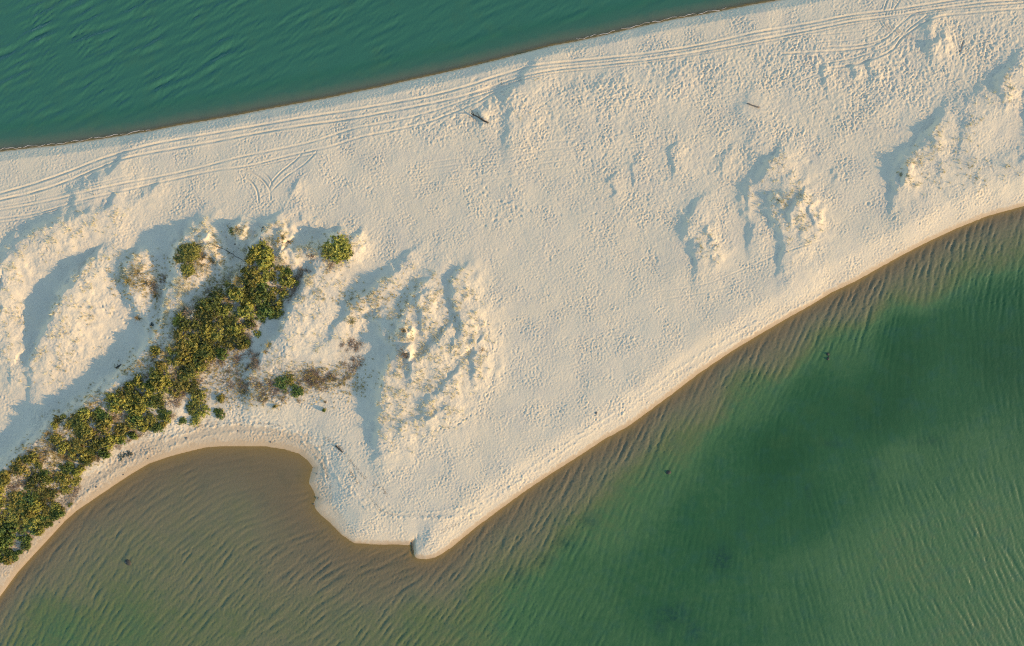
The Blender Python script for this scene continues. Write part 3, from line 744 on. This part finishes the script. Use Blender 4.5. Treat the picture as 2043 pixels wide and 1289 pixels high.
PROTO = {}
for kind, mat in (('olive', M_olive), ('dark', M_dark), ('green', M_green)):
    PROTO[kind] = [shrub_meshes({'olive': 100, 'dark': 200, 'green': 300}[kind]+i, mat=mat) for i in range(4)]
PROTO['dome'] = [shrub_meshes(450, nclump=330, per=12, mat=M_olive, flat=.5, lobes=1)]
PROTO['grey'] = [shrub_meshes(400, nclump=60, per=12, mat=M_grey)]
PROTO['brown'] = [twig_meshes(500+i, M_brown) for i in range(3)]
PROTO['gold'] = [(tussock_mesh(600+i, M_gold, 60, .8), None) for i in range(3)]
def link(name, me, parent=None, loc=None):
    o = bpy.data.objects.new(name, me); C.objects.link(o)
    if parent is not None: o.parent = parent
    if loc is not None: o.location = loc
    return o
def plant(kind, u, v, rad, hgt, label, group=None, cat='shrub', name=None, sink=.1, seed=None):
    x, y, z = place(u, v)
    nm = name or {'brown': 'dry_shrub', 'gold': 'grass_tussock'}.get(kind, 'shrub')
    o = link(nm, None, None, (x, y, z-sink)); o.rotation_euler = (0, 0, rng.uniform(0, 6.28))
    o.scale = (rad*rng.uniform(.88, 1.12), rad*rng.uniform(.88, 1.12), hgt)
    A, B = PROTO[kind][rng.integers(len(PROTO[kind]))]
    if kind == 'gold': link('blades', A, o)
    elif kind == 'brown': link('twigs', B, o); link('dead_leaves', A, o)
    else: link('foliage', A, o); link('branches', B, o)
    tagged(o, label, cat, group); return o

# ------------------------------------------------------------------ the thicket
LEFT = [(-60,1010),(0,960),(35,915),(70,893),(118,838),(160,815),(205,795),(245,768),(300,735),(312,700),(345,685),(350,640),(362,620),(400,600),(425,572),(470,556),(488,530),(492,495)]
RIGHT = [(540,492),(548,528),(575,540),(603,552),(580,590),(555,625),(525,655),(500,672),(478,698),(450,712),(420,735),(392,760),(375,790),(345,830),(325,858),(290,868),(250,885),(215,908),(175,932),(158,955),(155,995),(120,1025),(85,1065),(45,1112),(0,1125),(-60,1190)]
TH = LEFT+RIGHT
AX = [(-40,1090),(30,1020),(90,960),(150,890),(230,840),(300,790),(345,740),(385,690),(425,640),(480,600),(535,550),(515,500)]
STRETCH = ['at the left edge of the photo, above the lagoon beach','near the left edge, where the thicket runs down to the lagoon beach',
 'left of the thin curved lagoon beach, above its darkest green patch','across from the small feathery grass clump on the lagoon beach','above the round grass clump, beside the wide blue-shaded hollow',
 'where the thicket bends upwards, beside the small round outlying bushes','in the narrow neck of the thicket halfway up','just above the narrow neck, beside the bright bare sand bank',
 'in the widest upper part of the thicket','below the bright green bush near the thicket top','around the bright green patch near the thicket top','at the very top tip of the thicket']
pts = []
tries = 0
while tries < 20000 and len(pts) < 345:
    tries += 1
    u, v = rng.uniform(-60, 610), rng.uniform(490, 1190)
    if not inside(np.array([u]), np.array([v]), TH)[0]: continue
    rad = rng.uniform(8.5, 18)
    edge = min(poly_dist(np.array([u]), np.array([v]), LEFT)[0], poly_dist(np.array([u]), np.array([v]), RIGHT)[0])
    if edge < 14: rad = rng.uniform(4.5, 11)
    if any((u-a)**2+(v-b)**2 < (0.50*(rad+c))**2 for a, b, c in pts): continue
    pts.append((u, v, rad))
recs = []
for u, v, rad in pts:
    dl = poly_dist(np.array([u]), np.array([v]), LEFT)[0]; dr = poly_dist(np.array([u]), np.array([v]), RIGHT)[0]
    side = 'on its inland dune-crest side' if dl < 16 and dl < dr else ('on its lagoon-facing side' if dr < 16 else 'in its middle')
    if v < 560 or (dr < 16 and v < 740): side = side.replace('lagoon-facing', 'right-hand')
    st = int(np.argmin([(u-a)**2+(v-b)**2 for a, b in AX]))
    p = rng.random()
    kind = 'olive' if p < .62 else ('dark' if p < .88 else 'green')
    if dl < 12 and rng.random() < .55: kind = 'gold' if rng.random() < .7 else 'olive'
    if dr < 14 and 560 < v < 760 and rng.random() < .6: kind = 'brown'
    if dr < 12 and v > 760 and rng.random() < .15: kind = 'brown'
    if (u-522)**2+(v-572)**2 < 22**2: kind = 'green'
    if u < 120 and v > 1010 and rng.random() < .5: kind = 'green'
    if 380 < u < 470 and 600 < v < 700 and rng.random() < .5: kind = 'dark'
    if 60 < u < 190 and 880 < v < 990 and rng.random() < .45: kind = 'gold'
    elif kind in ('olive', 'dark') and rng.random() < .15: kind = 'brown'
    elif kind == 'olive' and rng.random() < .14: kind = 'gold'
    recs.append([u, v, rad, kind, st, side])
KL = {'olive': 'yellow-olive leafy shrub', 'dark': 'dark green leafy shrub', 'green': 'fresh green leafy shrub', 'brown': 'dry brown twiggy shrub', 'gold': 'golden tussock of tall grass'}
from collections import defaultdict
bins = defaultdict(list)
for r_ in recs: bins[(r_[3], r_[4], r_[5])].append(r_)
for (kind, st, side), L in bins.items():
    L.sort(key=lambda q: q[1])
    for i, (u, v, rad, *_r) in enumerate(L):
        order = ''
        if len(L) > 3:
            ext = []
            for key, word in ((lambda q: q[0], 'leftmost '), (lambda q: -q[0], 'rightmost '), (lambda q: q[1], 'topmost '), (lambda q: -q[1], 'lowest '), (lambda q: -q[2], 'broadest '), (lambda q: q[2], 'smallest ')):
                c = min((q for q in L if id(q) not in [e[0] for e in ext]), key=key, default=None)
                if c is not None: ext.append((id(c), word))
            order = dict(ext).get(id(L[i]), 'inner ')
        if len(L) == 2: order = ('upper ', 'lower ')[i]
        elif len(L) == 3: order = ('upper ', 'middle ', 'lower ')[i]
        lab = (order+KL[kind]+' '+STRETCH[st]+', '+side)
        w_ = lab.split(); lab = ' '.join(w_) if len(w_) <= 16 else None
        if lab is None:
            sh_ = {'on its inland dune-crest side': 'inland side', 'on its lagoon-facing side': 'lagoon side', 'on its right-hand side': 'right side', 'in its middle': 'mid-thicket'}[side]
            ss = ['at photo left edge','near left edge above beach','left of the curved beach','across from beach grass clump','above beach grass clump','at the thicket bend','in the narrow neck',
                  'above the narrow neck','in the widest upper part','below the bright green bush','around the bright green patch','at the thicket top tip'][st]
            lab = order+KL[kind]+' '+ss+', '+sh_
        rm = rad*S*1.5
        hgt = {'gold': 1.25, 'brown': 1.0}.get(kind, rng.uniform(.8, 2.4)*min(1.3, rm/1.6))
        if kind == 'gold': rm *= .75
        plant(kind, u, v, rm, hgt, lab, 'plants of the green thicket', 'grass' if kind == 'gold' else 'shrub', sink=.15)

# outlying bushes, each told apart in the photo
for k, u, v, r_, hh, lab in [
 ('dome',674,496,3.5,2.3,'large rounded olive bush alone on the right end of the upper dune spur'),
 ('olive',655,500,2.2,1.2,'small brownish-olive bush on the left flank of the lone rounded bush'),
 ('green',690,503,2.0,1.3,'small green bush on the right foot of the lone rounded bush'),
 ('dome',380,502,3.0,1.3,'wide low olive bush on the pale dune left of the thicket top'),
 ('dark',362,508,2.3,1.0,'dark bush at the left end of the low olive dune bush'),
 ('gold',405,512,2.2,1.0,'golden grass tuft right of the low olive dune bush'),
 ('gold',425,520,1.6,.9,'small golden tuft on the right shoulder of the pale dune'),
 ('gold',402,530,1.4,.9,'golden tuft below the low olive dune bush'),
 ('dome',374,538,2.0,1.1,'dark green bush just below the low olive dune bush'),
 ('gold',372,552,1.6,.9,'golden tuft under the dark bush on the pale dune'),
 ('gold',255,562,1.8,1.1,'yellow-green tussock at the left tip of the hollow\'s golden mound'),
 ('gold',275,545,1.9,1.0,'golden tussock on the upper side of the golden mound'),
 ('gold',290,565,2.0,1.0,'golden tussock in the centre of the golden mound'),
 ('brown',300,572,2.6,1.1,'brown dry bush on the right half of the golden mound'),
 ('brown',325,562,2.2,1.0,'brown dry bush between the golden mound and the pale dune'),
 ('gold',312,590,2.0,1.1,'golden tussock at the lower right of the golden mound'),
 ('gold',476,458,1.7,.9,'golden tuft capping the small bright mound near the dune edge'),
 ('olive',464,461,1.0,.8,'small olive plant on the left of the small bright mound'),
 ('gold',563,474,1.5,.8,'golden tuft on the narrow spur between the two dune shadows'),
 ('brown',573,484,1.3,.7,'brown tuft just below the golden tuft on the narrow spur'),
 ('brown',618,508,1.8,.6,'brown tuft halfway along the upper dune spur'),
 ('brown',655,525,2.4,.6,'brown scrub below the lone rounded olive bush'),
 ('brown',592,572,3.0,1.0,'dark brown dry shrub right of the bright green patch'),
 ('brown',605,548,2.4,.8,'reddish brown dry shrub above the blue shadow strip'),
 ('brown',578,595,2.2,.9,'brown dry shrub at the lower edge of the thicket top'),
 ('dark',385,770,2.2,1.5,'upper dark bush of the outlying clump below the thicket bend'),
 ('olive',398,790,2.6,1.6,'olive bush in the middle of the outlying clump'),
 ('dark',385,812,2.6,1.5,'dark bush left in the outlying clump above the lagoon beach'),
 ('olive',402,820,2.2,1.4,'olive bush right in the outlying clump above the lagoon beach'),
 ('olive',388,838,1.8,1.1,'lowest olive bush of the outlying clump'),
 ('green',364,838,1.4,1.0,'small green bush left of the lowest outlying bush'),
 ('olive',441,795,1.3,1.2,'narrow olive bush right of the outlying clump'),
 ('green',436,823,1.7,1.0,'small bright green bush alone at the top of the lagoon beach'),
 ('green',560,764,2.2,1.1,'green bush at the left end of the brown scrub bank'),
 ('green',593,778,2.0,1.2,'round bright green bush below the brown scrub bank'),
 ('olive',577,755,1.8,1.0,'small olive bush touching the brown scrub bank'),
 ('gold',537,690,1.6,.9,'yellow-green tussock on the bare sand beside the footprint trail'),
 ('gold',530,702,1.1,.7,'small golden tuft below the yellow-green tussock by the footprint trail'),
 ('green',548,811,.55,1.1,'tiny green plant with a short shadow on the lagoon beach'),
 ('green',647,818,.6,1.5,'tiny green plant casting the longest shadow on the lagoon beach'),
 ('brown',649,802,.4,1.2,'thin bare plant casting a line shadow above the tiny green plant'),
 ('brown',597,800,.7,.8,'tiny brown plant on sand below the round green bush'),
 ('grey',246,911,2.0,.8,'grey-green feathery clump alone on the lagoon beach'),
 ('grey',256,905,1.2,.7,'small grey-green tuft on the right side of the feathery clump'),
 ('grey',302,647,.9,.8,'small pale grey bush at the edge of the shaded hollow'),
 ('gold',277,634,1.5,.7,'pale golden tuft above the shaded hollow'),
 ('gold',805,660,1.4,1.3,'upper orange-brown tuft on the rugged dune, casting a long shadow'),
 ('brown',806,704,1.7,1.5,'lower orange-brown tuft on the rugged dune, casting the longest shadow'),
 ('brown',812,709,1.1,1.1,'small brown tuft at the right foot of the lower orange-brown tuft'),
 ('brown',960,698,1.0,.6,'small olive-brown tuft near the right rim of the rugged dune'),
 ('gold',1798,348,1.0,.5,'orange-tinted tuft at the tip of the right-hand dune shadow'),
 ('gold',700,640,1.7,.7,'straw tuft on the grassy crest above the rugged dune shadow'),
]:
    if lab: plant(k, u, v, r_, hh, lab, None, 'grass' if k == 'gold' else 'shrub', sink=.08)

# brown scrub bank: separate dry shrubs
spots = []
for c_, n_, su, sv, txt in [((640,755),26,48,11,'dry brown shrub in the brown scrub bank left of rugged dune'), ((520,775),20,58,15,'dry brown shrub between the outlying clump and the green scrub-bank bush'),
                            ((470,735),16,36,22,'dry brown shrub on the pink-grey sand below the thicket'), ((700,700),12,20,32,'grey-brown shaded shrub on the lower left of rugged dune'), ((475,690),9,22,16,'dry brown shrub on the right fringe of the thicket')]:
    sp = [(c_[0]+rng.normal()*su*.6, c_[1]+rng.normal()*sv*.7) for k in range(n_)]
    ex = {}
    for key, word in ((lambda q: q[0], 'leftmost '), (lambda q: -q[0], 'rightmost '), (lambda q: q[1], 'topmost '), (lambda q: -q[1], 'lowest ')):
        c = min((q for q in sp if q not in ex), key=key); ex[c] = word
    for u, v in sp:
        txt_ = ex.get((u, v), 'inner ')+txt
        plant('brown', u, v, rng.uniform(.9, 1.9), rng.uniform(.35, .8), txt_, 'dry shrubs of the brown scrub', 'shrub', sink=.05)

# ------------------------------------------------------------------ marram grass, leaf litter and wrack (uncountable)
def scatter_grass(name, mat, n, dens, lab, size=(.35, .8), blades=(5, 10), seed=1, w=.03):
    r = np.random.default_rng(seed); V, F = [], []; k = 0; guard = 0
    while k < n and guard < n*60:
        guard += 1
        u, v = r.uniform(-80, 2130), r.uniform(120, 1110); x, y = W(u, v, 1.5)
        if r.random() > dens(u, v, x, y): continue
        z = zat(x, y)
        if z < .7: continue
        k += 1; s = r.uniform(*size)
        lean0 = r.uniform(0, 2*math.pi)
        for q in range(r.integers(*blades)):
            a = lean0+r.normal()*1.0; b = np.array([x+r.normal()*.12*s, y+r.normal()*.12*s, z-.04]); L = s*r.uniform(.6, 1.1); le = r.uniform(.2, .9)
            t_ = b+np.array([math.cos(a)*le*L, math.sin(a)*le*L, .8*L]); wv = np.array([-math.sin(a), math.cos(a), 0])*w*r.uniform(.7, 1.3); i = len(V)
            V += [b-wv, b+wv, t_]; F.append((i, i+1, i+2))
    o = link(name, mesh_from(name, V, F, mat)); tagged(o, lab, 'grass', None, 'stuff'); return o
NM = noise(cs, G*K, 3.0, 9, 71)
def cat_(A, x, y):
    j = min(max(int((x-X0)/(G*K)), 0), cs[1]-1); i = min(max(int((y-Y0)/(G*K)), 0), cs[0]-1); return A[i, j]
def crest(u, v, x, y):
    g = cat_(grassy, x, y)
    if v > 845 and u < 400: return 0
    if (u < 330 and 560 < v < 830 and u > 190): g *= .15
    if 520 < u < 680 and 600 < v < 740: g *= .25
    if u < 230: g *= .3
    elif u > 640: g *= .55
    g *= np.clip(.4+.8*cat_(NM, x, y), .03, 1)
    return max(0, min(1, g*.9))
scatter_grass('marram_grass', M_pale, 5000, crest, 'thin pale marram grass scattered over the dune crests', size=(.45, 1.0), blades=(7, 13), seed=3, w=.036)
GC = [(285,560,40,30,.9),(440,575,24,22,1),(330,655,20,30,.5),(280,735,30,20,.8),(210,790,35,16,.8),(130,850,25,25,.5),(110,905,30,30,.9),(60,905,20,20,.6),(310,700,14,20,.6),(640,600,20,20,0),(720,600,40,18,.5),
      (660,505,30,22,.6),(400,520,40,28,.7),(475,462,16,10,.8),(560,482,14,12,.8),(1420,500,20,12,.1),(1800,345,16,16,.12),(1930,350,60,20,.07),(800,600,60,40,.12),(395,745,40,30,.6),(620,765,90,16,.6),(100,1000,60,60,.7),(500,790,80,20,.6),(640,750,60,22,.7),(470,735,40,30,.6),(160,900,50,40,.6),(230,840,60,40,.4),(430,640,50,70,.3),(700,770,20,20,.5)]
def golden(u, v, x, y): return min(1, sum(a*math.exp(-((u-p)/q)**2-((v-w)/t)**2) for p, w, q, t, a in GC))
scatter_grass('golden_grass', M_gold, 3400, golden, 'golden dry grass fringing the thicket and the dune mounds', size=(.5, 1.0), blades=(6, 12), seed=4, w=.035)

def wrack(name, lines, n, lab, mat, sz=(.04, .13), jit=.25, seed=9):
    r = np.random.default_rng(seed); V, F = [], []
    for pts_, share in lines:
        P = catmull(pts_, 6)
        for k in range(int(n*share)):
            i = r.integers(len(P)-1); t = r.random(); u = P[i][0]+(P[i+1][0]-P[i][0])*t; v = P[i][1]+(P[i+1][1]-P[i][1])*t
            x, y = W(u, v, .8); x += r.normal()*jit; y += r.normal()*jit; z = zat(x, y)
            a = r.uniform(0, 3.14); s = r.uniform(*sz); c, d = math.cos(a), math.sin(a); j = len(V)
            V += [(x-c*s, y-d*s, z), (x+d*s*.4, y-c*s*.4, z+.01), (x+c*s, y+d*s, z), (x-d*s*.4, y+c*s*.4, z+.02), (x, y, z+s*.5)]
            F += [(j, j+1, j+4), (j+1, j+2, j+4), (j+2, j+3, j+4), (j+3, j, j+4)]
    o = link(name, mesh_from(name, V, F, mat)); tagged(o, lab, 'seaweed', None, 'stuff')
wrack('beach_wrack', [([(345,868),(400,855),(470,845),(530,846),(560,850)], .35), ([(520,868),(575,874),(610,892),(640,925),(655,955)], .3), ([(648,872),(680,895),(705,925),(730,955)], .5), ([(672,890),(683,900)], .15),
                      ([(720,968),(745,1000),(765,1020),(800,1026),(880,1030)], .3), ([(700,940),(715,965)], .2), ([(150,1000),(190,965),(235,930),(300,895)], .35), ([(640,925),(652,950),(660,975)], .15),
                      ([(745,965),(765,975),(770,985)], .2), ([(880,1060),(915,1045)], .08)], 600, 'dark strands of dried seaweed along the lagoon tide lines', M_brown)

# ------------------------------------------------------------------ driftwood, stones, stakes
def log(u, v, u2, v2, rad, label, lift=.0, branches=(), mat=None, name='driftwood_log', cat='driftwood', endlift=0.0):
    x, y, z = place(u, v); x2, y2, z2 = place(u2, v2)
    mat = mat or M_drift
    root = link(name, None, None, (x, y, z))
    V, F = [], []; n = 7; L = math.hypot(x2-x, y2-y); pts_ = []
    for i in range(n):
        t = i/(n-1); zz = (z2-z)*t + rad*.5+lift*(1-t)+endlift*t
        pts_.append(((x2-x)*t+rng.normal()*L*.015, (y2-y)*t+rng.normal()*L*.015, zz))
    tube(V, F, pts_, [rad*(1-.45*i/(n-1))*rng.uniform(.9, 1.1) for i in range(n)], 8)
    link('trunk', mesh_from('log_trunk', V, F, mat, True), root)
    for t, ang, bl, br, up in branches:
        V, F = [], []; i = int(t*(n-1)); p = np.array(pts_[i]); a = math.atan2(y2-y, x2-x)+math.radians(ang)
        d = np.array([math.cos(a), math.sin(a), up])
        tube(V, F, [p, p+d*bl*.5+np.array([0, 0, .04]), p+d*bl], [br, br*.7, br*.3], 6)
        link('branch', mesh_from('log_branch', V, F, mat, True), root)
    tagged(root, label, cat)
log(975,246,941,228,.22,'dark forked driftwood trunk lying beside a scooped sand bank near the tyre tracks',0,[(.85,60,1.6,.1,.5),(.85,-25,2.0,.09,.25),(.5,-150,1.2,.06,.2),(.6,-35,1.5,.08,.5)],M_wet,endlift=.5)
log(1514,215,1490,206,.2,'brown driftwood log lying alone on the open sand in the upper right',0,[(.8,40,.6,.05,.3)])
log(417,485,452,500,.10,'thin dark fallen branch on the shaded sand left of the thicket top',0,[(.3,40,.8,.04,.3),(.6,-35,.7,.04,.3)],M_wet,'fallen_branch')
log(452,500,488,523,.09,'thin fallen branch reaching the thicket from the shaded sand',0,[(.4,45,.7,.03,.3)],M_wet,'fallen_branch')
log(520,478,524,452,.12,'dark forked branch in the blue shadow above the thicket tip',0,[(.9,50,1.0,.05,.2),(.9,-50,1.0,.05,.2)],M_wet,'fallen_branch')
log(468,487,478,489,.14,'short dark log below the small bright mound',0,[],M_wet)
log(475,496,492,497,.07,'thin dark stick just below the short dark log',0,[],M_wet,'fallen_branch')
log(232,734,242,727,.22,'dark broken stump on the blue-shaded sand beside the thicket',0,[(.5,70,.8,.08,.4),(.4,-80,.7,.07,.3)],M_wet,'driftwood_stump')
log(821,1082,823,1106,.13,'dark post lying in the notch at the tip of the sand spit',0,[(.0,140,.8,.05,.2)],M_wet)
log(669,889,684,903,.16,'dark piece of driftwood on the strand line right of the lagoon',0,[(.5,60,.5,.05,.2)],M_wet)
log(1915,104,1922,82,.1,'thin V-shaped dead branch on the sand near the upper right corner',0,[(.0,18,2.2,.05,.0)],M_drift,'fallen_branch')
log(1550,398,1560,405,.1,'dark stick on the left side of the larger central-right dune',0,[],M_wet,'fallen_branch')
log(1000,160,1001,170,.05,'small grey stick beside the merging tyre tracks',0,[],M_drift,'fallen_branch')

def rock(u, v, sz, label, mat=M_rock, zoff=None, name='stone', group=None, flat=.6, cat='stone'):
    x, y, z = place(u, v)
    if zoff is not None: z = zoff; x, y = W(u, v, z)
    r = np.random.default_rng(int(u*7+v)); V, F = [], []
    nu, nv = 9, 6; lump = [unit(r) for _ in range(4)]
    for j in range(nv+1):
        ph = math.pi*j/nv
        for i in range(nu):
            th = 2*math.pi*i/nu; d = np.array([math.sin(ph)*math.cos(th), math.sin(ph)*math.sin(th), math.cos(ph)])
            s = 1+.22*sum(max(0, float(d@l)) for l in lump)-.2
            V.append(d*s*sz*np.array([1.25, .9, flat]))
    for j in range(nv):
        for i in range(nu): i2 = (i+1) % nu; F.append((j*nu+i, (j+1)*nu+i, (j+1)*nu+i2, j*nu+i2))
    o = link(name, mesh_from(name, V, F, mat, True), None, (x, y, z)); o.rotation_euler = (0, 0, r.uniform(0, 3))
    tagged(o, label, cat, group)
rock(256,1122.5,.75,'dark wet rock breaking the surface of the lagoon',M_wet,-.12,'wet_rock',None,.45)
rock(252.5,1121.5,.3,'pale top of a stone on the left end of the dark lagoon rock',M_rock,.12,'pale_stone',None,.5)
for u, v, s, l in [(192,972,.22,'larger brown stone on the smooth lagoon beach, left of the waterline bend'),(246,947,.15,'small stone beside the lagoon waterline below the feathery clump'),(119,1042,.15,'small stone on the beach beside the thicket foot'),
                   (295,915,.14,'small stone on the damp sand at the top left of the lagoon'),(540,882,.22,'brown stone above the top of the lagoon waterline'),(372,874,.25,'dark stone on the strand line at the lagoon top'),
                   (635,994,.25,'dark stone on the right shore of the lagoon'),(632,945,.16,'small dark stone at the upper right shore of the lagoon'),(475,860,.2,'small stone on the lagoon strand line below the outlying bushes'),
                   (1190,824,.3,'dark stone on the sand near the middle of the right shore'),(1333,943,.5,'dark round rock under green water off the right shore'),(626,1006,.18,'small dark stone below the larger one on the lagoon shore')]:
    if 'under green' in l: rock(u, v, s, l, M_wet, -.05)
    else: rock(u, v, s, l)
# two dark floating buoys joined by a short rope
def stake(u, v, label):
    x, y = W(u, v, .2); root = link('mooring_buoy', None, None, (x, y, -.05))
    V, F = [], []
    prof = [(.0,-.3),(.22,-.24),(.36,-.05),(.34,.12),(.2,.28),(.08,.34),(.0,.36)]; n = 12
    for r_, z in prof:
        for k in range(n): V.append((r_*math.cos(6.2832*k/n), r_*math.sin(6.2832*k/n), z))
    for j in range(len(prof)-1):
        for k in range(n): k2 = (k+1) % n; F.append((j*n+k, j*n+k2, (j+1)*n+k2, (j+1)*n+k))
    link('float', mesh_from('buoy_float', V, F, M_wet, True), root)
    V, F = [], []; tube(V, F, [(0, 0, .3), (.03, 0, .5), (-.03, 0, .62)], [.05, .04, .03], 6); link('handle', mesh_from('buoy_handle', V, F, M_wet), root)
    tagged(root, label, 'buoy')
stake(1652.5,706.5,'upper of two dark buoys floating in the deep green bay')
stake(1652.5,716,'lower of two dark buoys floating in the deep green bay')
V, F = [], []; x0, y0 = W(1653,707.5,0); x1, y1 = W(1653,715,0)
tube(V, F, [(x0, y0, .03), ((x0+x1)/2+.1, (y0+y1)/2, .02), (x1, y1, .03)], [.04, .04, .04], 5)
o = link('mooring_rope', mesh_from('mooring_rope', V, F, M_wet)); tagged(o, 'short dark rope floating between the two dark buoys', 'rope')

# thin foam lines washed up on the open-sea shore
def foam(name, pts, lab, seed, w0=.15):
    r = np.random.default_rng(seed); P = catmull(pts, 14); V, F = [], []
    ph = r.uniform(0, 6, 4)
    for i, (u, v) in enumerate(P):
        x, y = W(u, v, 0)
        q = i*.9; off = .16*math.sin(q*.7+ph[0])+.1*math.sin(q*1.9+ph[1])+r.normal()*.04; w = w0*(.35+.65*abs(math.sin(q*.43+ph[2])))*r.uniform(.6, 1.2)
        V += [(x, y+.25+off-w*.5, .035), (x, y+.25+off, .06), (x, y+.25+off+w*.5, .035)]
        if i and abs(math.sin(q*.31+ph[3])) > .16: k = 3*i; F += [(k-3, k, k+1, k-2), (k-2, k+1, k+2, k-1)]
    t = NT(name); t.set(t.b, Base_Color=(.48, .40, .30, 1), Roughness=.9)
    o = link(name, mesh_from(name, V, F, t.m)); tagged(o, lab, 'foam', None, 'stuff')
foam('sea_foam', [(-60,309),(0,300),(60,294),(120,288),(180,279),(240,270),(300,260)], 'thin pale foam line along the open-sea shore at the left', 1)
foam('sea_foam', [(1150,81),(1200,70),(1280,51),(1350,36),(1400,28),(1450,18)], 'thin pale foam line along the open-sea shore at the right', 2)
